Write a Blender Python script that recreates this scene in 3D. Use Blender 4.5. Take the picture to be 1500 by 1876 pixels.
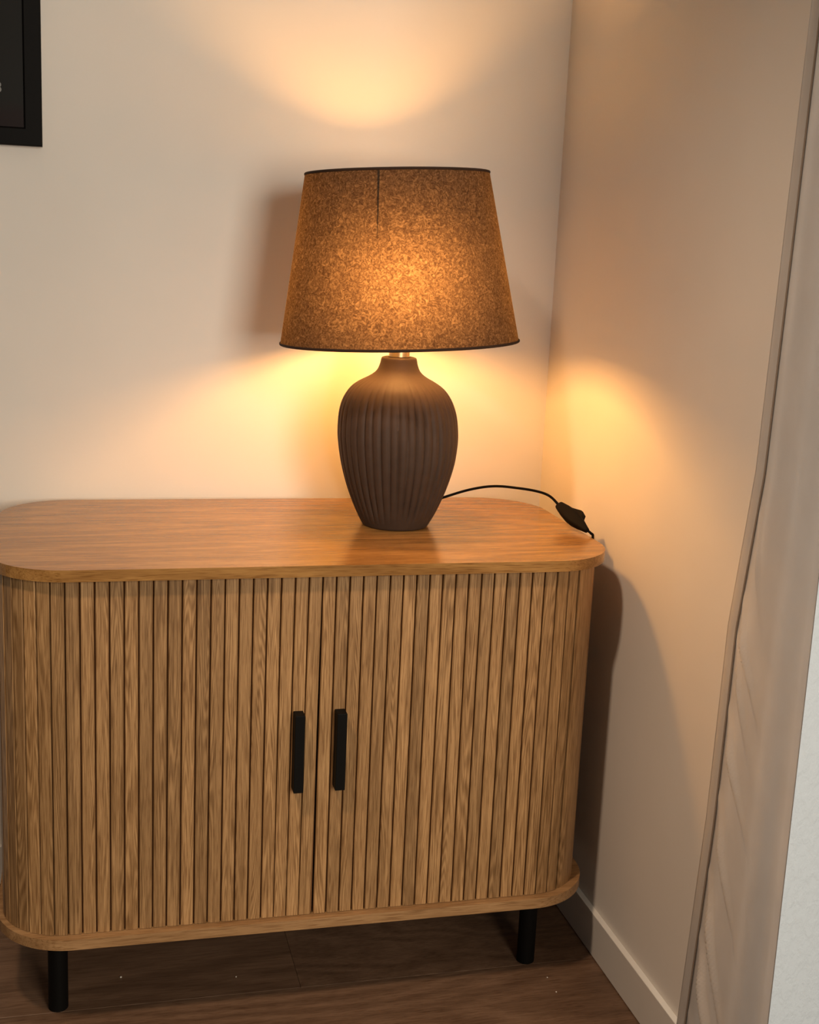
import bpy, bmesh, math, random
from mathutils import Vector, Matrix, Euler

# ------------------------------------------------------------------ clear
for o in list(bpy.data.objects):
    bpy.data.objects.remove(o, do_unlink=True)
SC = bpy.context.scene
COL = SC.collection
random.seed(7)

# ------------------------------------------------------------------ camera
F_PX, YAW, PITCH, ROLL = 2334.05, -0.2563, -0.2074, 0.0451
CAM = Vector((-0.712, -1.8954, 0.991))
cy, sy, cp, sp = math.cos(YAW), math.sin(YAW), math.cos(PITCH), math.sin(PITCH)
fwd = Vector((-sy * cp, cy * cp, sp))
right0 = Vector((cy, sy, 0))
up0 = right0.cross(fwd)
cr, sr = math.cos(ROLL), math.sin(ROLL)
right = cr * right0 + sr * up0
up = -sr * right0 + cr * up0
cam_data = bpy.data.cameras.new('camera')
cam = bpy.data.objects.new('camera', cam_data)
COL.objects.link(cam)
m = Matrix((right, up, -fwd)).transposed().to_4x4()
m.translation = CAM
cam.matrix_world = m
cam_data.sensor_fit = 'VERTICAL'
cam_data.sensor_height = 24.0
cam_data.lens = 24.0 * F_PX / 1876.0
cam_data.clip_start = 0.02
SC.camera = cam

# ------------------------------------------------------------------ light
world = bpy.data.worlds.new('world')
SC.world = world
world.use_nodes = True
bg = world.node_tree.nodes['Background']
bg.inputs['Color'].default_value = (1.0, 0.955, 0.90, 1)
bg.inputs['Strength'].default_value = 0.035

def area(name, loc, target, sx, sy_, power, color):
    d = bpy.data.lights.new(name, 'AREA')
    d.shape = 'RECTANGLE'
    d.size, d.size_y, d.energy, d.color = sx, sy_, power, color
    o = bpy.data.objects.new(name, d)
    COL.objects.link(o)
    o.location = loc
    o.rotation_euler = (Vector(target) - Vector(loc)).to_track_quat('-Z', 'Y').to_euler()
    return o

# daylight through a window in the far side of the room, opposite the lamp wall
area('window_daylight', (0.05, -2.95, 1.22), (-0.40, 0.0, 0.85), 0.72, 1.0, 44.0, (1.0, 0.90, 0.745))
# recessed ceiling spotlight in the room, up to the left, trained on the corner
spot = bpy.data.lights.new('ceiling_spot', 'SPOT')
spot.energy, spot.color = 74.0, (1.0, 0.73, 0.51)
spot.spot_size, spot.spot_blend, spot.shadow_soft_size = math.radians(58), 1.0, 0.07
spot_o = bpy.data.objects.new('ceiling_spot', spot)
COL.objects.link(spot_o)
spot_o.location = (-1.12, -1.24, 2.10)
spot_o.rotation_euler = (Vector((-0.2, -0.5, 0.2)) - spot_o.location).to_track_quat('-Z', 'Y').to_euler()

BULB_STRENGTH = 232.0
BULB_COLOR = (1.0, 0.455, 0.115)

SC.view_settings.view_transform = 'Standard'
SC.view_settings.look = 'None'
SC.view_settings.exposure = 0.0
SC.view_settings.gamma = 1.0
SC.view_settings.use_curve_mapping = False

# ------------------------------------------------------------------ materials
class NT:
    def __init__(self, name):
        self.m = bpy.data.materials.new(name)
        self.m.use_nodes = True
        self.t = self.m.node_tree
        self.t.nodes.clear()
        self.out = self.n('ShaderNodeOutputMaterial')
    def n(self, kind, **kw):
        x = self.t.nodes.new(kind)
        for k, v in kw.items():
            setattr(x, k, v)
        return x
    def l(self, a, b):
        self.t.links.new(a, b)
    def val(self, node, **kw):
        for k, v in kw.items():
            node.inputs[k.replace('_', ' ')].default_value = v
        return node
    def ramp(self, fac, stops, interp='LINEAR'):
        r = self.n('ShaderNodeValToRGB')
        e = r.color_ramp.elements
        r.color_ramp.interpolation = interp
        while len(e) < len(stops):
            e.new(0.5)
        for i, (p, c) in enumerate(stops):
            e[i].position = p
            e[i].color = (*c, 1) if len(c) == 3 else c
        self.l(fac, r.inputs['Fac'])
        return r.outputs['Color']
    def math(self, op, a, b=None, c=None):
        x = self.n('ShaderNodeMath', operation=op)
        for i, v in enumerate((a, b, c)):
            if v is None:
                continue
            if isinstance(v, (int, float)):
                x.inputs[i].default_value = v
            else:
                self.l(v, x.inputs[i])
        return x.outputs[0]
    def mix(self, fac, a, b, blend='MIX'):
        x = self.n('ShaderNodeMix', data_type='RGBA', blend_type=blend)
        for sock, v in ((x.inputs['Factor'], fac), (x.inputs[6], a), (x.inputs[7], b)):
            if isinstance(v, (int, float)):
                sock.default_value = v
            elif isinstance(v, tuple):
                sock.default_value = (*v, 1) if len(v) == 3 else v
            else:
                self.l(v, sock)
        return x.outputs[2]
    def coords(self, scale=(1, 1, 1), random_offset=True, seed_scale=37.0):
        tc = self.n('ShaderNodeTexCoord')
        mp = self.n('ShaderNodeMapping')
        mp.inputs['Scale'].default_value = scale
        v = tc.outputs['Object']
        if random_offset:
            oi = self.n('ShaderNodeObjectInfo')
            cmb = self.n('ShaderNodeCombineXYZ')
            r1 = self.math('MULTIPLY', oi.outputs['Random'], seed_scale)
            r2 = self.math('MULTIPLY', oi.outputs['Random'], seed_scale * 1.7)
            self.l(r1, cmb.inputs[0]); self.l(r2, cmb.inputs[1]); self.l(r1, cmb.inputs[2])
            va = self.n('ShaderNodeVectorMath', operation='ADD')
            self.l(v, va.inputs[0]); self.l(cmb.outputs[0], va.inputs[1])
            v = va.outputs[0]
        self.l(v, mp.inputs['Vector'])
        return mp.outputs['Vector']
    def noise(self, vec, scale, detail=4, rough=0.55, dist=0.0):
        x = self.n('ShaderNodeTexNoise')
        self.val(x, Scale=scale, Detail=detail, Roughness=rough, Distortion=dist)
        self.l(vec, x.inputs['Vector'])
        return x.outputs['Fac']
    def bsdf(self, color, rough=0.5, spec=0.5, metal=0.0, bump=None, bstr=0.2, bdist=0.001, sheen=0.0):
        b = self.n('ShaderNodeBsdfPrincipled')
        for k, v in (('Base Color', color), ('Roughness', rough)):
            if isinstance(v, tuple):
                b.inputs[k].default_value = (*v, 1)
            elif isinstance(v, (int, float)):
                b.inputs[k].default_value = v
            else:
                self.l(v, b.inputs[k])
        b.inputs['Specular IOR Level'].default_value = spec
        b.inputs['Metallic'].default_value = metal
        b.inputs['Sheen Weight'].default_value = sheen
        if bump is not None:
            bn = self.n('ShaderNodeBump')
            bn.inputs['Strength'].default_value = bstr
            bn.inputs['Distance'].default_value = bdist
            self.l(bump, bn.inputs['Height'])
            self.l(bn.outputs['Normal'], b.inputs['Normal'])
        return b.outputs['BSDF']
    def done(self, shader):
        self.l(shader, self.out.inputs['Surface'])
        return self.m

def mat_plain(name, color, rough=0.5, spec=0.5, metal=0.0, nscale=300, nstr=0.05, var=0.06):
    t = NT(name)
    v = t.coords((1, 1, 1), False)
    n = t.noise(v, nscale, 3)
    lo = tuple(c * (1 - var) for c in color); hi = tuple(c * (1 + var) for c in color)
    col = t.ramp(t.noise(v, nscale * 0.1, 3), [(0.3, lo), (0.7, hi)])
    return t.done(t.bsdf(col, rough, spec, metal, n, nstr, 0.0006))

def mat_wall(name, color):
    t = NT(name)
    v = t.coords((1, 1, 1), False)
    n1 = t.noise(v, 260, 4, 0.6)
    n2 = t.noise(v, 5, 2)
    lo = tuple(c * 0.985 for c in color); hi = tuple(min(1, c * 1.015) for c in color)
    col = t.ramp(n2, [(0.35, lo), (0.65, hi)])
    return t.done(t.bsdf(col, 0.75, 0.25, 0, n1, 0.06, 0.0008))

def mat_roughcast(name, color):
    t = NT(name)
    v = t.coords((1, 1, 0.55), False)
    n1 = t.noise(v, 110, 5, 0.62, 0.2)
    n2 = t.noise(v, 190, 3, 0.6)
    h = t.math('ADD', t.ramp(n1, [(0.42, (0, 0, 0)), (0.62, (1, 1, 1))]), t.math('MULTIPLY', n2, 0.35))
    return t.done(t.bsdf(color, 0.85, 0.2, 0, h, 0.45, 0.0014))

def mat_oak(name, axis='Z', light=(0.40, 0.232, 0.105), dark=(0.235, 0.122, 0.048), rough=0.42,
            rand=True, figure=1.0, spec=0.35, tint=0.16, lines=1.0, ringw=0.10, stretch=0.13):
    """oak: long growth-ring lines along one axis, fine pores, warm light/dark drift"""
    t = NT(name)
    def sc(a, b):   # a across the grain, b along
        s = [a, a, a]
        s['XYZ'.index(axis)] = b
        return tuple(s)
    v1 = t.coords(sc(1, 0.06), rand)          # stretched along the grain
    # ring field: contour lines of a smooth stretched field
    field = t.noise(t.coords(sc(1, stretch), rand), 16 * figure, 2.5, 0.5, 0.25)
    rings = t.math('SINE', t.math('MULTIPLY', field, 85 * lines))
    fine = t.noise(v1, 420, 3, 0.6)
    streak = t.noise(v1, 120, 3, 0.6)
    pores = t.noise(t.coords(sc(1, 0.035), rand), 900, 2, 0.5)
    f = t.math('ADD', t.math('MULTIPLY', rings, ringw), t.math('MULTIPLY', fine, 0.55))
    f = t.math('ADD', f, t.math('MULTIPLY', streak, 0.55))
    mid = tuple((a + b) / 2 for a, b in zip(light, dark))
    col = t.ramp(f, [(0.30, dark), (0.54, mid), (0.74, light)])
    pm = t.ramp(pores, [(0.36, (0.62, 0.55, 0.48)), (0.47, (1, 1, 1))])
    col = t.mix(0.8, col, pm, 'MULTIPLY')
    if rand:
        oi = t.n('ShaderNodeObjectInfo')
        rr = t.ramp(oi.outputs['Random'], [(0.0, (1 - tint, 1 - tint, 1 - tint)), (0.5, (1, 1, 1)),
                                           (1.0, (1 + tint * .5, 1 + tint * .5, 1 + tint * .5))])
        col = t.mix(1.0, col, rr, 'MULTIPLY')
    bump = t.math('ADD', t.math('MULTIPLY', fine, 0.5), pores)
    return t.done(t.bsdf(col, rough, spec, 0, bump, 0.10, 0.0006))

def mat_shade():
    """woven lampshade fabric: some light scatters through it, some passes softened between the threads"""
    t = NT('shade_fabric')
    v = t.coords((1, 1, 1), False)
    n1 = t.noise(v, 150, 2, 0.55, 2.6)
    n2 = t.noise(v, 420, 2, 0.6, 0.8)
    f = t.math('ADD', t.math('MULTIPLY', n1, 0.75), t.math('MULTIPLY', n2, 0.25))
    thin = t.ramp(f, [(0.36, (0.022, 0.0132, 0.0082)), (0.50, (0.049, 0.0325, 0.0212)), (0.66, (0.118, 0.085, 0.059))])
    surf = t.ramp(f, [(0.36, (0.070, 0.046, 0.030)), (0.64, (0.125, 0.086, 0.058))])
    # outer face brown cloth, inner face pale lining
    geo = t.n('ShaderNodeNewGeometry')
    face = t.mix(geo.outputs['Backfacing'], surf, (0.78, 0.72, 0.62))
    d = t.n('ShaderNodeBsdfDiffuse'); t.l(face, d.inputs['Color'])
    tr = t.n('ShaderNodeBsdfTranslucent'); t.l(thin, tr.inputs['Color'])
    rf = t.n('ShaderNodeBsdfRefraction', distribution='GGX')
    rf.inputs['IOR'].default_value = 2.1
    rf.inputs['Roughness'].default_value = 0.95
    t.l(thin, rf.inputs['Color'])
    mt = t.n('ShaderNodeMixShader'); mt.inputs[0].default_value = 0.75
    t.l(tr.outputs[0], mt.inputs[1]); t.l(rf.outputs[0], mt.inputs[2])
    mx = t.n('ShaderNodeMixShader')
    t.l(t.math('MULTIPLY_ADD', geo.outputs['Backfacing'], -0.12, 0.62), mx.inputs[0])
    t.l(d.outputs[0], mx.inputs[1]); t.l(mt.outputs[0], mx.inputs[2])
    return t.done(mx.outputs[0])

def mat_curtain():
    t = NT('curtain_linen')
    v = t.coords((1, 1, 1), False)
    warp = t.noise(t.coords((1, 1, 0.03), False), 900, 2)
    weft = t.noise(t.coords((0.05, 0.05, 1), False), 900, 2)
    h = t.math('ADD', warp, weft)
    col = t.ramp(t.noise(v, 14, 3), [(0.3, (0.78, 0.765, 0.755)), (0.7, (0.83, 0.815, 0.805))])
    d = t.n('ShaderNodeBsdfDiffuse'); t.l(col, d.inputs['Color'])
    bn = t.n('ShaderNodeBump'); bn.inputs['Strength'].default_value = 0.08; bn.inputs['Distance'].default_value = 0.0006
    t.l(h, bn.inputs['Height']); t.l(bn.outputs[0], d.inputs['Normal'])
    tr = t.n('ShaderNodeBsdfTranslucent'); t.l(col, tr.inputs['Color'])
    mx = t.n('ShaderNodeMixShader'); mx.inputs[0].default_value = 0.06
    t.l(d.outputs[0], mx.inputs[1]); t.l(tr.outputs[0], mx.inputs[2])
    return t.done(mx.outputs[0])

def mat_bulb():
    t = NT('bulb_glow')
    e = t.n('ShaderNodeEmission')
    e.inputs['Color'].default_value = (*BULB_COLOR, 1)
    e.inputs['Strength'].default_value = BULB_STRENGTH
    return t.done(e.outputs[0])

def mat_print():
    """the dark printed sheet in the frame: near-black with a dark red block near its foot"""
    t = NT('dark_print')
    tc = t.n('ShaderNodeTexCoord')
    sp_ = t.n('ShaderNodeSeparateXYZ'); t.l(tc.outputs['Object'], sp_.inputs[0])
    n = t.noise(tc.outputs['Object'], 30, 3)
    z = t.math('ADD', sp_.outputs[2], t.math('MULTIPLY', n, 0.012))
    col = t.ramp(t.math('MULTIPLY', z, 4.0), [(0.0, (0.006, 0.0045, 0.0042)), (0.10, (0.011, 0.0035, 0.004)),
                                            (0.19, (0.011, 0.0052, 0.005)), (0.26, (0.0092, 0.0083, 0.0072))])
    return t.done(t.bsdf(col, 0.5, 0.15))

M = {}
M['wall'] = mat_wall('wall_paint', (0.80, 0.765, 0.715))
M['wall_right'] = mat_wall('wall_paint_right', (0.80, 0.765, 0.715))
M['ceiling'] = mat_wall('ceiling_paint', (0.60, 0.58, 0.55))
M['roughcast'] = mat_roughcast('rough_white_plaster', (0.66, 0.715, 0.775))
M['trim'] = mat_plain('white_trim_paint', (0.78, 0.76, 0.72), 0.4, 0.4, nscale=120, var=0.02)
M['gap'] = mat_plain('dark_subfloor', (0.03, 0.022, 0.017), 0.9, 0.1)
M['plank'] = mat_oak('brown_laminate', 'X', (0.195, 0.115, 0.071), (0.108, 0.060, 0.035), 0.38, True, 0.35, 0.4, 0.06)
M['oak_top'] = mat_oak('oak_top', 'X', (0.390, 0.205, 0.064), (0.225, 0.105, 0.030), 0.2, False, 0.45, 0.36)
M['oak'] = mat_oak('oak_slats', 'Z', (0.46, 0.268, 0.118), (0.195, 0.100, 0.036), 0.45, True, 1.5, 0.3, 0.24, 4.2, 0.125, 0.040)
M['oak_edge'] = mat_oak('oak_panel', 'X', (0.42, 0.245, 0.112), (0.25, 0.132, 0.053), 0.42, True, 0.5, 0.3, 0.02)
M['backing'] = mat_plain('brown_backing_cloth', (0.20, 0.090, 0.036), 0.9, 0.1)
M['black'] = mat_plain('black_metal', (0.0045, 0.0040, 0.0036), 0.6, 0.10)
M['blackplastic'] = mat_plain('black_plastic', (0.0055, 0.0044, 0.0036), 0.65, 0.08)
M['frame'] = mat_plain('black_frame', (0.0050, 0.0042, 0.0040), 0.55, 0.10)
M['print'] = mat_print()
M['ink'] = mat_plain('pale_ink', (0.26, 0.26, 0.25), 0.6, 0.2)
M['ceramic'] = mat_plain('brown_stoneware', (0.056, 0.034, 0.024), 0.62, 0.25, nscale=700, nstr=0.12, var=0.08)
M['brass'] = mat_plain('pale_brass', (0.62, 0.47, 0.27), 0.35, 0.5, 0.9)
M['white_plastic'] = mat_plain('white_plastic', (0.72, 0.68, 0.60), 0.45, 0.4)
M['rim'] = mat_plain('dark_brown_binding', (0.036, 0.020, 0.013), 0.8, 0.15)
M['shade'] = mat_shade()
M['bulb'] = mat_bulb()
M['curtain'] = mat_curtain()
M['stitch'] = mat_plain('brown_stitching', (0.33, 0.275, 0.23), 0.9, 0.1)
M['crumb'] = mat_plain('pale_crumb', (0.75, 0.70, 0.62), 0.8, 0.2)

# ------------------------------------------------------------------ helpers
def obj(name, bm, mat, parent=None, loc=None, smooth=False, auto=None):
    me = bpy.data.meshes.new(name)
    bmesh.ops.recalc_face_normals(bm, faces=bm.faces)
    if smooth:
        for f in bm.faces:
            f.smooth = True
    if auto is not None:
        for e in bm.edges:
            if len(e.link_faces) == 2 and e.calc_face_angle(0) > auto:
                e.smooth = False
    bm.to_mesh(me); bm.free()
    me.materials.append(M[mat] if isinstance(mat, str) else mat)
    o = bpy.data.objects.new(name, me)
    COL.objects.link(o)
    if parent:
        o.parent = parent
    if loc is not None:
        o.location = loc
    return o

def tag(o, label, cat, group=None):
    o['label'] = label; o['category'] = cat
    if group:
        o['group'] = group
    return o

def thing(name, label, cat, loc=(0, 0, 0), group=None):
    o = bpy.data.objects.new(name, None)
    o.empty_display_size = 0.05
    COL.objects.link(o)
    o.location = loc
    return tag(o, label, cat, group)

def struct(name, bm, mat, loc=None, label=None):
    o = obj(name, bm, mat, None, loc)
    o['kind'] = 'structure'
    return o

def box(x0, x1, y0, y1, z0, z1, bev=0.0, seg=2):
    bm = bmesh.new()
    v = [bm.verts.new((x, y, z)) for z in (z0, z1) for y in (y0, y1) for x in (x0, x1)]
    for q in ((0, 2, 3, 1), (4, 5, 7, 6), (0, 1, 5, 4), (2, 6, 7, 3), (0, 4, 6, 2), (1, 3, 7, 5)):
        bm.faces.new([v[i] for i in q])
    if bev:
        bmesh.ops.bevel(bm, geom=list(bm.edges), offset=bev, segments=seg, profile=0.5, affect='EDGES')
    return bm

def lathe(profile, n=64, cap=True):
    """profile: list of (r, z)"""
    bm = bmesh.new()
    rings = []
    for r, z in profile:
        rings.append([bm.verts.new((r * math.cos(2 * math.pi * i / n), r * math.sin(2 * math.pi * i / n), z)) for i in range(n)])
    for a, b in zip(rings, rings[1:]):
        for i in range(n):
            bm.faces.new((a[i], a[(i + 1) % n], b[(i + 1) % n], b[i]))
    if cap:
        bm.faces.new(list(reversed(rings[0]))); bm.faces.new(rings[-1])
    return bm

def tube(pts, r, n=12, sub=10):
    """smooth tube through points (Catmull-Rom)"""
    P = [Vector(p) for p in pts]
    P = [2 * P[0] - P[1]] + P + [2 * P[-1] - P[-2]]
    path = []
    for i in range(1, len(P) - 2):
        for k in range(sub):
            t = k / sub
            a, b, c, d = P[i - 1], P[i], P[i + 1], P[i + 2]
            path.append(0.5 * ((2 * b) + (c - a) * t + (2 * a - 5 * b + 4 * c - d) * t * t + (3 * b - a - 3 * c + d) * t ** 3))
    path.append(P[-2])
    bm = bmesh.new()
    rings = []
    nrm = Vector((0, 0, 1))
    for i, p in enumerate(path):
        tg = (path[min(i + 1, len(path) - 1)] - path[max(i - 1, 0)]).normalized()
        nrm = (nrm - tg * nrm.dot(tg))
        if nrm.length < 1e-4:
            nrm = tg.orthogonal()
        nrm.normalize()
        bn = tg.cross(nrm)
        rings.append([bm.verts.new(p + r * (math.cos(2 * math.pi * j / n) * nrm + math.sin(2 * math.pi * j / n) * bn)) for j in range(n)])
    for a, b in zip(rings, rings[1:]):
        for j in range(n):
            bm.faces.new((a[j], a[(j + 1) % n], b[(j + 1) % n], b[j]))
    bm.faces.new(rings[0]); bm.faces.new(list(reversed(rings[-1])))
    return bm

def prism(outline, z0, z1, bev=0.0, seg=2):
    bm = bmesh.new()
    lo = [bm.verts.new((x, y, z0)) for x, y in outline]
    hi = [bm.verts.new((x, y, z1)) for x, y in outline]
    n = len(outline)
    bm.faces.new(list(reversed(lo))); bm.faces.new(hi)
    for i in range(n):
        bm.faces.new((lo[i], lo[(i + 1) % n], hi[(i + 1) % n], hi[i]))
    if bev:
        es = [e for e in bm.edges if abs(e.verts[0].co.z - e.verts[1].co.z) < 1e-7]
        bmesh.ops.bevel(bm, geom=es, offset=bev, segments=seg, profile=0.5, affect='EDGES')
    return bm

def rrect(x0, x1, y0, y1, R, n=20):
    pts = []
    for cx, cy_, a0 in ((x1 - R, y0 + R, -90), (x1 - R, y1 - R, 0), (x0 + R, y1 - R, 90), (x0 + R, y0 + R, 180)):
        for i in range(n + 1):
            a = math.radians(a0 + 90 * i / n)
            pts.append((cx + R * math.cos(a), cy_ + R * math.sin(a)))
    return pts

# ------------------------------------------------------------------ room
CEIL = 2.45
XL, YF, XR = -3.0, -3.6, 0.55
struct('wall_back', box(XL - 0.1, 0.12, 0.0, 0.1, -0.02, CEIL), 'wall')
struct('wall_right', box(0.0, 0.12, -0.75, 0.0, -0.02, CEIL), 'wall_right')
# end face of the right wall, turned towards the room, in pale roughcast plaster
struct('wall_return', box(0.0, XR, -0.803, -0.75, -0.02, CEIL), 'roughcast')
struct('ceiling', box(XL - 0.1, XR, YF, 0.1, CEIL, CEIL + 0.1), 'ceiling')
floor = struct('floor', box(XL - 0.1, XR, YF, 0.1, -0.06, -0.010), 'gap')

# laminate planks running along the back wall
PW, PL, PGAP = 0.192, 1.285, 0.0005
pbm = box(-PL / 2 + PGAP / 2, PL / 2 - PGAP / 2, -PW / 2 + PGAP / 2, PW / 2 - PGAP / 2, -0.010, 0.0, 0.0003, 1)
plank0 = None
row = 0
y = -0.002 + (PW - 0.168)
while y > YF + PW:
    x = -0.002 - (row * 0.43 % PL)
    xs = []
    first = x
    # a shortened plank at the right wall end
    k = 0
    while True:
        x1 = first - k * PL
        x0 = x1 - PL
        if x1 < XL:
            break
        xs.append((x0, x1)); k += 1
    if first < -0.02:
        xs.append((first, -0.002))
    for x0, x1 in xs:
        x0 = max(x0, XL)
        L = x1 - x0
        if L < 0.02:
            continue
        if plank0 is None:
            plank0 = obj('plank', pbm, 'plank', floor)
            pl = plank0
        else:
            pl = plank0.copy(); COL.objects.link(pl); pl.parent = floor
        ww = PW if row else 0.168
        pl.location = ((x0 + x1) / 2, y - PW + ww / 2, 0)
        pl.scale = (L / PL, ww / PW, 1)
    y -= PW
    row += 1

# skirting boards
HB, BT = 0.0634, 0.0091
struct('baseboard_right', box(-BT, 0.0, -0.80, -0.0005, 0.0012, HB, 0.0010, 2), 'trim')
struct('baseboard_back', box(XL, -BT - 0.0005, -BT, 0.0, 0.0012, HB, 0.0010, 2), 'trim')

# ------------------------------------------------------------------ sideboard
ZT, TT, ZB, TB = 0.6056, 0.0142, 0.1230, 0.0138
X1s = -0.0334; X0s = X1s - 0.789; Y1s = -0.0196; Y0s = Y1s - 0.405; RS = 0.0942
side = thing('sideboard', 'oak sideboard with slatted tambour doors, rounded corners and black round legs',
             'sideboard', ((X0s + X1s) / 2, (Y0s + Y1s) / 2, 0))
SX, SY = side.location.x, side.location.y
def part(name, bm, mat, parent=None, **kw):
    """bm in world coordinates; the mesh is re-centred at the sideboard origin"""
    bmesh.ops.translate(bm, vec=(-SX, -SY, 0), verts=bm.verts)
    return obj(name, bm, mat, parent or side, **kw)

part('top_panel', prism(rrect(X0s, X1s, Y0s, Y1s, RS), ZT - TT, ZT, 0.0012, 2), 'oak_top')
part('base_panel', prism(rrect(X0s, X1s, Y0s, Y1s, RS), ZB, ZB + TB, 0.0012, 2), 'oak_edge')
LI = 0.0739
for sx in (X0s + LI, X1s - LI):
    for sy_ in (Y0s + LI, Y1s - LI):
        bm = lathe([(0.0115, 0.0), (0.0125, 0.001), (0.0125, ZB - 0.002), (0.0125, ZB)], 32)
        l = obj('leg', bm, 'black', side, (sx - SX, sy_ - SY, 0), smooth=True, auto=0.6)

# outline path of the body (inset from the panels); s = 0 at the door meeting line, +s to the right
INS = 0.012
bx0, bx1, by0, by1, RB = X0s + INS - 0.0050, X1s - INS, Y0s + INS, Y1s - INS, RS - INS
XM = -0.4285
def path(s, inset=0.0):
    """point and outward normal on the body outline, moved inwards by inset"""
    sg = 1 if s >= 0 else -1
    s = abs(s)
    flat = (bx1 - RB - XM) if sg > 0 else (XM - bx0 - RB)
    cx = bx1 - RB if sg > 0 else bx0 + RB
    if s <= flat:
        p = (XM + sg * s, by0); n = (0, -1)
    else:
        a = (s - flat) / RB
        if a <= math.pi / 2:
            n = (sg * math.sin(a), -math.cos(a))
            p = (cx + RB * n[0], by0 + RB + RB * n[1])
        else:
            d = s - flat - RB * math.pi / 2
            side_len = (by1 - by0) - 2 * RB
            xe = bx1 if sg > 0 else bx0
            if d <= side_len:
                n = (sg, 0); p = (xe, by0 + RB + d)
            else:
                a = min((d - side_len) / RB, math.pi / 2)
                n = (sg * math.cos(a), math.sin(a))
                p = (cx + RB * n[0], by1 - RB + RB * n[1])
    return (p[0] - n[0] * inset, p[1] - n[1] * inset), n

def strip(s0, s1, t0, t1, z0, z1, step=0.006):
    n = max(2, int(abs(s1 - s0) / step))
    ss = [s0 + (s1 - s0) * i / n for i in range(n + 1)]
    outer = [path(s, t0)[0] for s in ss]
    inner = [path(s, t1)[0] for s in ss]
    return prism(outer + inner[::-1], z0, z1)

PITCH_S = 0.01697
SZ0, SZ1 = ZB + TB + 0.0006, ZT - TT - 0.0006
SL = SZ1 - SZ0
ZC = (SZ0 + SZ1) / 2
GAP = 0.0018
def slat_bm(w):
    h = w / 2
    prof = [(-h, 0.0060), (-h, 0.0010), (-h + 0.0009, 0.0), (h - 0.0009, 0.0), (h, 0.0010), (h, 0.0060)]
    return prism(prof, -SL / 2, SL / 2)      # local: x along, +y inwards

NR, NL = 20, 24
for sg, n_slat, nm in ((1, NR, 'right'), (-1, NL, 'left')):
    start = 0.0009 if sg > 0 else -0.0009
    end = sg * (n_slat * PITCH_S + 0.001)
    door = part('tambour_door', strip(start, end, 0.0062, 0.0074, SZ0, SZ1), 'backing')
    mesh0 = None
    for k in range(n_slat):
        s = sg * (k + 0.5) * PITCH_S
        (px, py), n = path(s)
        ang = math.atan2(n[1], n[0]) + math.pi / 2
        if mesh0 is None:
            o = obj('slat', slat_bm(PITCH_S - GAP), 'oak', door); mesh0 = o
        else:
            o = mesh0.copy(); COL.objects.link(o); o.parent = door
        o.location = (px - SX, py - SY, ZC)
        o.rotation_euler = (0, 0, ang)
        if sg < 0 and k < 3:
            # the left door hangs a touch crooked, so the meeting line opens towards the floor
            o.rotation_euler = (0, (0.0060, 0.0040, 0.0020)[k], ang)
            o.location.x -= (0.0012, 0.0008, 0.0004)[k]
    # bar handle
    if sg > 0:
        hx0, hx1, hz0, hz1 = -0.4085, -0.3958, 0.3146, 0.4166
    else:
        hx0, hx1, hz0, hz1 = -0.4612, -0.4487, 0.3143, 0.4164
    part('handle', box(hx0, hx1, by0 - 0.0185, by0 + 0.0004, hz0, hz1, 0.0008, 2), 'black', door)

# fixed oak body behind the doors: the two curved ends and the back
half = (bx1 - RB - XM) + RB * math.pi + (by1 - by0) - 2 * RB
part('end_panel', strip(NR * PITCH_S + 0.0022, half - 0.0005, 0.0, 0.010, ZB + TB, ZT - TT), 'oak')
halfl = (XM - bx0 - RB) + RB * math.pi + (by1 - by0) - 2 * RB
part('end_panel', strip(-(NL * PITCH_S + 0.0022), -(halfl - 0.0005), 0.0, 0.010, ZB + TB, ZT - TT), 'oak')
part('back_panel', box(bx0 + RB + 0.001, bx1 - RB - 0.001, by1 - 0.006, by1, ZB + TB, ZT - TT), 'backing')

# ------------------------------------------------------------------ table lamp
LX, LY = -0.2892, -0.2040
lamp = thing('table_lamp', 'lit table lamp with fluted dark brown base and tapered fabric shade',
             'lamp', (LX, LY, ZT + 0.0004))
VD = Vector((LX - CAM.x, LY - CAM.y, 0)).normalized()
SIDE = Vector((VD.y, -VD.x, 0))

prof = [(0.0, .0445, 0.0), (.0015, .0462, 0), (.0208, .0564, .0), (.0445, .0663, 0), (.0681, .0741, 0), (.0914, .0797, 0), (.1150, .0828, -.0006),
        (.1302, .0834, -.0012), (.1531, .0816, -.0022), (.1684, .0778, -.0030), (.1806, .0720, -.0034), (.1914, .0637, -.0038),
        (.1989, .0534, -.0040), (.2071, .0383, -.0040), (.2140, .0302, -.0038), (.2230, .0260, -.0038), (.2305, .0243, -.0038), (.2328, .0232, -.0038), (.2336, .0205, -.0038)]
def interp(z):
    """Catmull-Rom through the profile"""
    for i in range(len(prof) - 1):
        if z <= prof[i + 1][0] + 1e-9:
            break
    a = prof[max(i - 1, 0)]; b = prof[i]; c = prof[i + 1]; d = prof[min(i + 2, len(prof) - 1)]
    h = c[0] - b[0]
    t = (z - b[0]) / h if h else 0
    def sl(p, q): return (q[1] - p[1]) / (q[0] - p[0]) if q[0] != p[0] else 0
    m0 = sl(a, c) if a is not b else sl(b, c)
    m1 = sl(b, d) if d is not c else sl(b, c)
    r = (2*t**3 - 3*t*t + 1) * b[1] + (t**3 - 2*t*t + t) * h * m0 + (-2*t**3 + 3*t*t) * c[1] + (t**3 - t*t) * h * m1
    return r, b[2] + (c[2] - b[2]) * t
NS = 360; NFL = 42
zs = [0.0, 0.0008, 0.0018] + [0.0035 + (0.228 - 0.0035) * i / 68 for i in range(69)] + [0.2295, 0.2312, 0.2325, 0.2336]
rng = random.Random(3)
famp = [rng.uniform(0.8, 1.15) for _ in range(NFL)]
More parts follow.
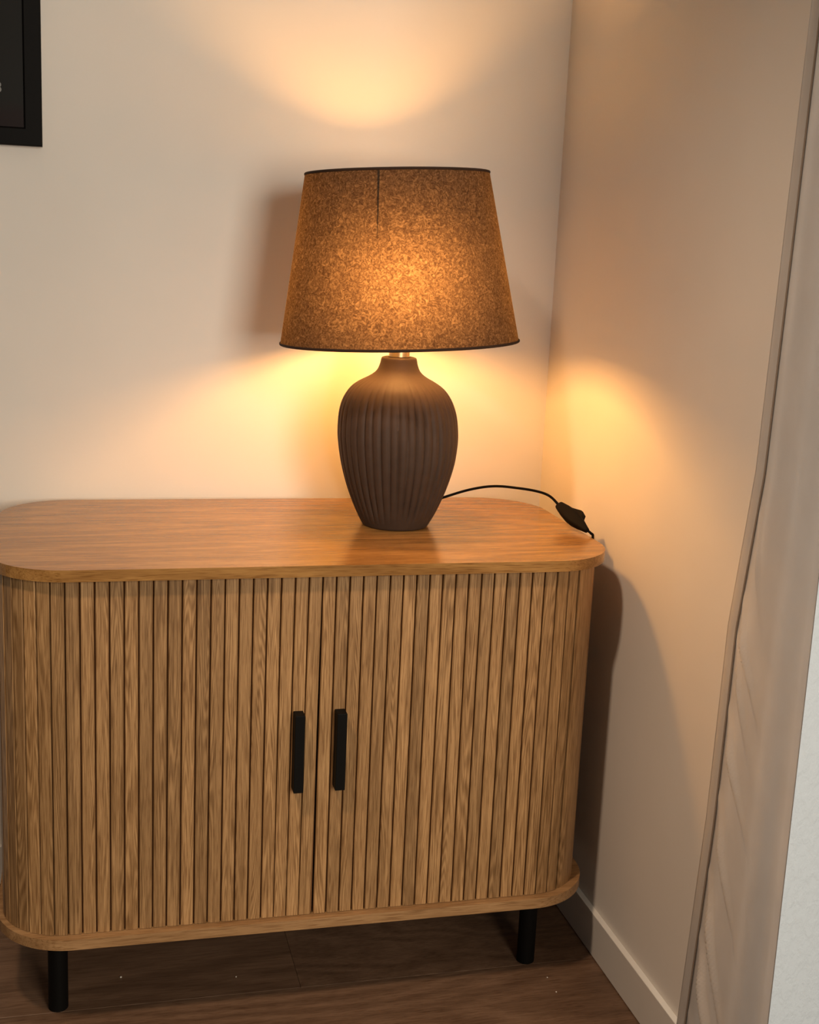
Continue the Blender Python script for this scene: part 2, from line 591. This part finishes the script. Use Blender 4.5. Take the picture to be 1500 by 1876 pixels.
fph = [rng.uniform(-0.06, 0.06) for _ in range(NFL)]
bm = bmesh.new()
rings = []
for z in zs:
    r, off = interp(z)
    k = max(0.0, min(1.0, (z - 0.006) / 0.03)) * max(0.0, min(1.0, (0.208 - z) / 0.045))
    ring = []
    for i in range(NS):
        th = 2 * math.pi * i / NS
        u = th / (2 * math.pi) * NFL
        j = int(u) % NFL
        w = abs(((u - int(u)) + fph[j] * 0.5) - 0.5) * 2          # 0 mid rib, 1 at the groove
        w = min(1.0, w)
        g = max(0.0, (w - 0.30) / 0.70) ** 1.5
        rr = r - 0.0030 * k * g * famp[j] * (0.85 + 0.15 * math.sin(z * 45 + j))
        ring.append(bm.verts.new((rr * math.cos(th) + off * SIDE.x, rr * math.sin(th) + off * SIDE.y, z)))
    rings.append(ring)
for a, b in zip(rings, rings[1:]):
    for i in range(NS):
        bm.faces.new((a[i], a[(i + 1) % NS], b[(i + 1) % NS], b[i]))
bm.faces.new(list(reversed(rings[0]))); bm.faces.new(rings[-1])
obj('lamp_base', bm, 'ceramic', lamp, smooth=True, auto=1.0)

NECK = Vector((-.0038 * SIDE.x, -.0038 * SIDE.y, 0))
sock = obj('socket', lathe([(0.0120, 0.2337), (0.0132, 0.2341), (0.0132, 0.2440), (0.0150, 0.2446), (0.0150, 0.2475), (0.0150, 0.2490),
                            (0.0170, 0.2500), (0.0172, 0.2530), (0.0158, 0.2545), (0.0158, 0.2860), (0.0140, 0.2875)], 40),
           'white_plastic', lamp, NECK, smooth=True, auto=0.7)
obj('collar', lathe([(0.0136, 0.2338), (0.0142, 0.2342), (0.0142, 0.2434), (0.0136, 0.2438)], 40), 'brass', lamp, NECK, smooth=True, auto=0.7)
# bulb, centre 0.340 above the table top
BZ = 0.340; BRD = 0.0225
bp = [(0.0130, 0.2877), (0.0135, 0.296), (0.0150, 0.303), (0.0172, 0.3155)]
bp += [(BRD * math.cos(a), BZ + BRD * math.sin(a)) for a in [math.radians(-38 + 128 * i / 14) for i in range(14)]]
bp += [(0.001, BZ + BRD)]
obj('bulb', lathe(bp, 32), 'bulb', lamp, NECK, smooth=True)

# shade: tilted a little to the left, hung on a spider around the socket
TILT = -0.0560
sh_z0 = 0.8590 - ZT
sh_h = (1.0819 - 0.8590) / math.cos(TILT)
R0, R1 = 0.1618, 0.1219
sh = bpy.data.objects.new('lamp_shade', None)
bm = bmesh.new()
NSH = 128; NV = 12
def shr(t):
    return R0 + (R1 - R0) * t
rings = []
for j in range(NV + 1):
    t = j / NV
    rings.append([bm.verts.new((shr(t) * math.cos(2 * math.pi * i / NSH), shr(t) * math.sin(2 * math.pi * i / NSH), sh_h * t)) for i in range(NSH)])
for a, b in zip(rings, rings[1:]):
    for i in range(NSH):
        bm.faces.new((a[i], a[(i + 1) % NSH], b[(i + 1) % NSH], b[i]))
shade = obj('lamp_shade', bm, 'shade', lamp, smooth=True)
shade.location = Vector((0, 0, sh_z0)) - 0.0041 * SIDE
shade.rotation_euler = Matrix.Rotation(TILT, 4, VD).to_euler()
def ring_tube(R, z, r, n=96, m_=8, sx=1.0):
    bm = bmesh.new()
    rr = []
    for i in range(n):
        th = 2 * math.pi * i / n
        rr.append([bm.verts.new(((R + r * sx * math.cos(2 * math.pi * j / m_)) * math.cos(th), (R + r * sx * math.cos(2 * math.pi * j / m_)) * math.sin(th),
                                 z + r * math.sin(2 * math.pi * j / m_))) for j in range(m_)])
    for i in range(n):
        a, b = rr[i], rr[(i + 1) % n]
        for j in range(m_):
            bm.faces.new((a[j], b[j], b[(j + 1) % m_], a[(j + 1) % m_]))
    return bm
obj('rim', ring_tube(shr(0.0) + 0.0002, 0.0012, 0.0018, sx=0.6), 'rim', shade, smooth=True)
obj('rim', ring_tube(shr(1.0) + 0.0002, sh_h - 0.0012, 0.0018, sx=0.6), 'rim', shade, smooth=True)
# seam tape inside the front of the shade, wide at the top edge and running out downwards
def shade_pt(px_ang, t, dr=0.0):
    r = shr(t) + dr
    return Vector((r * math.cos(px_ang), r * math.sin(px_ang), sh_h * t))
seam_ang = math.atan2(-0.335 + 0.204, -0.353 + 0.2932)
bm = bmesh.new()
prev = None
for j in range(15):
    t = 0.985 - 0.40 * j / 14
    w = 0.0015 * (1 - (j / 14) ** 1.1) + 0.00012
    a = bm.verts.new(shade_pt(seam_ang - w / shr(t), t, -0.0008)); b = bm.verts.new(shade_pt(seam_ang + w / shr(t), t, -0.0008))
    if prev:
        bm.faces.new((prev[0], prev[1], b, a))
    prev = (a, b)
obj('seam', bm, 'rim', shade)
# spider: ring round the socket and three thin arms to the lower wire
bm = ring_tube(0.0185, 0.0, 0.0012, 32, 6)
bmesh.ops.translate(bm, vec=(0.0, 0, 0.003), verts=bm.verts)
spider = obj('shade_spider', bm, 'white_plastic', shade, smooth=True)
for k in range(3):
    a = math.radians(75 + 120 * k)
    d = Vector((math.cos(a), math.sin(a), 0))
    obj('spider_arm', tube([d * 0.0190 + Vector((0, 0, 0.003)), d * 0.09 + Vector((0, 0, 0.003)), d * 0.1600 + Vector((0, 0, 0.003))], 0.0009, 6, 3), 'white_plastic', shade, smooth=True)

# cord from behind the base to the inline switch at the sideboard's right edge, then down behind it
E0 = Vector((-0.0495, -0.212, ZT + 0.0265)); E1 = Vector((-0.0365, -0.292, ZT + 0.0075))
ax = (E1 - E0).normalized()
pts = [(-0.252, -0.150, ZT + 0.012), (-0.2080, -0.1600, ZT + 0.0285), (-0.171, -0.168, ZT + 0.0415), (-0.1390, -0.1800, ZT + 0.0488), (-0.1075, -0.1950, ZT + 0.0488),
       (-0.0790, -0.2020, ZT + 0.0450), (-0.0610, -0.2050, ZT + 0.0382), tuple(E0 + ax * 0.004)]
def lp(p): return (p[0] - LX, p[1] - LY, p[2] - ZT)
obj('cord', tube([lp(p) for p in pts], 0.0019, 10, 8), 'blackplastic', lamp, smooth=True)
pts2 = [tuple(E1 - ax * 0.003), (-0.0318, -0.2935, ZT + 0.0042), (-0.0268, -0.2900, ZT - 0.0030), (-0.0215, -0.268, ZT - 0.04), (-0.0170, -0.215, ZT - 0.17), (-0.0160, -0.16, 0.22),
        (-0.0165, -0.12, 0.09), (-0.0165, -0.10, 0.010), (-0.0165, -0.06, 0.0030)]
obj('cord', tube([lp(p) for p in pts2], 0.0019, 10, 8), 'blackplastic', lamp, smooth=True)
# inline switch: long body, blunt at the top, drawn out at the lower end, with a rocker
zax = ax
yax = Vector((0.80, 0.0, 0.6)); yax = (yax - zax * yax.dot(zax)).normalized()
xax = yax.cross(zax)
L = (E1 - E0).length
stations = [(0.0, 0.0048, 0.0040), (0.02, 0.0062, 0.0050), (0.08, 0.0072, 0.0058), (0.22, 0.0090, 0.0066), (0.42, 0.0105, 0.0072), (0.60, 0.0100, 0.0070),
            (0.76, 0.0076, 0.0060), (0.90, 0.0050, 0.0045), (0.98, 0.0036, 0.0036), (1.0, 0.0026, 0.0026)]
bm = bmesh.new()
rings = []
for t, a, b in stations:
    ring = []
    for i in range(20):
        th = 2 * math.pi * i / 20
        c, s_ = math.cos(th), math.sin(th)
        e = 0.55
        p = E0 + zax * (t * L) + xax * (b * math.copysign(abs(c) ** e, c)) + yax * (a * math.copysign(abs(s_) ** e, s_))
        ring.append(bm.verts.new(lp(p)))
    rings.append(ring)
for a, b in zip(rings, rings[1:]):
    for i in range(20):
        bm.faces.new((a[i], a[(i + 1) % 20], b[(i + 1) % 20], b[i]))
bm.faces.new(rings[0]); bm.faces.new(list(reversed(rings[-1])))
sw = obj('switch', bm, 'blackplastic', lamp, smooth=True, auto=0.8)
prof_r = [(0.30, 0.0080), (0.42, 0.0112), (0.54, 0.0148), (0.60, 0.0152), (0.70, 0.0060)]
bm = bmesh.new()
lo, hi = [], []
for t, a in prof_r:
    lo.append(bm.verts.new(lp(E0 + zax * (t * L) + yax * a - xax * 0.0050)))
    hi.append(bm.verts.new(lp(E0 + zax * (t * L) + yax * a + xax * 0.0050)))
bm.faces.new(lo); bm.faces.new(hi[::-1])
for i in range(len(lo)):
    k = (i + 1) % len(lo)
    bm.faces.new((lo[i], lo[k], hi[k], hi[i]))
obj('rocker', bm, 'blackplastic', sw)

# ------------------------------------------------------------------ picture frame
PX, PZ = -0.7619, 1.0988
PWD, PHT, FW, FD = 0.42, 0.594, 0.0235, 0.0155
pic = thing('picture_frame', 'black framed dark print with a pale character, hanging on the back wall above the sideboard',
            'picture', (PX - PWD / 2, -0.001, PZ))
def frame_bm():
    bm = bmesh.new()
    def loop(d, y):
        return [bm.verts.new(v) for v in ((-PWD / 2 + d, y, d), (PWD / 2 - d, y, d), (PWD / 2 - d, y, PHT - d), (-PWD / 2 + d, y, PHT - d))]
    ls = [loop(0, 0), loop(0, -FD + 0.001), loop(0.001, -FD), loop(FW - 0.002, -FD), loop(FW, -FD + 0.002), loop(FW, 0)]
    for a, b in zip(ls, ls[1:] + ls[:1]):
        for i in range(4):
            bm.faces.new((a[i], a[(i + 1) % 4], b[(i + 1) % 4], b[i]))
    return bm
obj('frame', frame_bm(), 'frame', pic)
bm = box(-PWD / 2 + FW + 0.0004, PWD / 2 - FW - 0.0004, -0.0125, -0.004, FW + 0.0004, PHT - FW - 0.0004)
pr = obj('print_sheet', bm, 'print', pic)
cu = bpy.data.curves.new('glyph', 'FONT')
cu.body = '3'
cu.size = 0.0195
cu.extrude = 0.0001
tmp = bpy.data.objects.new('glyph', cu)
COL.objects.link(tmp)
bpy.context.view_layer.update()
me = bpy.data.meshes.new_from_object(tmp.evaluated_get(bpy.context.evaluated_depsgraph_get()))
bpy.data.objects.remove(tmp, do_unlink=True)
me.transform(Matrix.Rotation(math.pi / 2, 4, 'X'))
mx_ = max(v.co.x for v in me.vertices); mnz = min(v.co.z for v in me.vertices); mxz = max(v.co.z for v in me.vertices)
me.materials.clear(); me.materials.append(M['ink'])
gl = bpy.data.objects.new('printed_character', me)
COL.objects.link(gl); gl.parent = pr
gl.location = (-0.8140 - mx_ - pic.location.x, -0.0127, 1.1730 - (mnz + mxz) / 2 - PZ)

# ------------------------------------------------------------------ curtain
def edge_y(z):
    tab = [(0.0, -0.631), (0.077, -0.639), (0.356, -0.660), (0.589, -0.666), (0.766, -0.692), (0.978, -0.700), (1.241, -0.709), (2.44, -0.727)]
    for (za, ya), (zb, yb) in zip(tab, tab[1:]):
        if z <= zb:
            t = (z - za) / (zb - za)
            return ya + (yb - ya) * t
    return tab[-1][1]
CX0 = -0.022
YN = -0.911
XN = -0.070
HEMW = 0.021
curt = thing('curtain', 'beige curtain with stitched side hem hanging at the right wall',
             'curtain', (CX0, -0.75, 0.004))
def wob(s, z):
    """sideways relief of the hanging cloth; s = 0 at the hem edge, 1 at the far end"""
    low = max(0.0, 1.0 - z / 1.15)
    v = 0.0035 * math.sin(s * 7.0 + 0.8 + z * 0.5) * (0.4 + low) + 0.0016 * math.sin(s * 17 + z * 1.3)
    # pull creases running down and away from the seam
    for zc, sl_, a, ln in ((0.63, 2.6, 0.0030, 0.55), (0.585, 3.0, 0.0024, 0.5), (0.50, 2.4, 0.0032, 0.6), (0.395, 2.6, 0.0030, 0.6), (0.30, 3.0, 0.0032, 0.7), (0.215, 2.4, 0.0036, 0.75), (0.11, 2.6, 0.0030, 0.6), (0.73, 3.6, 0.0018, 0.4)):
        d = (z - (zc - s * sl_ * 0.085)) / 0.0085
        v += -5.0 * a * math.exp(-d * d) * max(0.0, 1 - s / ln) * min(1.0, s * 5)
    v += 0.0030 * math.exp(-((s - 0.55) / 0.10) ** 2) * (1 if z < 1.0 else max(0, 1 - (z - 1.0) / .2)) - 0.003 * math.exp(-((s - 0.74) / 0.09) ** 2) * low
    return v * min(1.0, (1.0 - s) * 8)
def grid(cols, rows, fn):
    bm = bmesh.new()
    vs = [[bm.verts.new(fn(i / (cols - 1), j / (rows - 1))) for i in range(cols)] for j in range(rows)]
    for j in range(rows - 1):
        for i in range(cols - 1):
            bm.faces.new((vs[j][i], vs[j][i + 1], vs[j + 1][i + 1], vs[j + 1][i]))
    return bm
ZTOP = CEIL - 0.002
def zrow(v):   # finer rows in the lower half
    return ZTOP * (0.58 * v / 0.75 if v < 0.75 else 0.58 + 0.42 * (v - 0.75) / 0.25)
def body(u, v):
    z = zrow(v)
    y0 = edge_y(z) - HEMW
    return (wob(u, z) + (XN - CX0) * u, y0 + (YN - y0) * u + 0.75, z)
def solid(bm, th):
    bmesh.ops.solidify(bm, geom=bm.faces[:], thickness=th)
    return bm
obj('curtain_fabric', solid(grid(60, 680, body), 0.0007), 'curtain', curt, smooth=True)
def hem(u, v):
    z = zrow(v)
    y0 = edge_y(z)
    ruff = 0.0012 * math.sin(z * 55 + 3 * math.sin(z * 9)) * (0.25 + max(0, 1 - z / 0.9))
    bulge = -0.0020 * math.sin(math.pi * u)
    yy = y0 - HEMW * u + (ruff if u < 0.3 else 0) * 0.8
    return (bulge + wob(0, z) * 1.0 + ruff * 0.5 * (1 - u), yy + 0.75, z)
obj('hem', solid(grid(7, 420, hem), 0.0016), 'curtain', curt, smooth=True)

spts = []
for j in range(130):
    z = 0.004 + (ZTOP - 0.006) * j / 129
    spts.append((wob(0, z) - 0.0014, edge_y(z) - HEMW + 0.75 - 0.0004, z))
obj('stitching', tube(spts, 0.0011, 6, 3), 'stitch', curt, smooth=True)

# ------------------------------------------------------------------ crumbs on the floor
for i, (x, y, r, lab) in enumerate(((-0.668, -0.297, 0.0016, 'white crumb on the floor under the sideboard, near its left front leg'),
                                    (-0.515, -0.322, 0.0010, 'tiny pale crumb on the floor under the middle of the sideboard'),
                                    (-0.092, -0.400, 0.0012, 'pale crumb on the floor beside the right front leg, nearer the leg'),
                                    (-0.092, -0.435, 0.0012, 'pale crumb on the floor before the right front leg, farther from the leg'))):
    bm = bmesh.new()
    bmesh.ops.create_icosphere(bm, subdivisions=1, radius=r)
    rg = random.Random(i)
    for v in bm.verts:
        v.co *= rg.uniform(0.7, 1.15)
        v.co.z *= 0.8
    zmin = min(v.co.z for v in bm.verts)
    tag(obj('crumb', bm, 'crumb', None, (x, y, -zmin)), lab, 'crumb', 'crumbs on the floor')
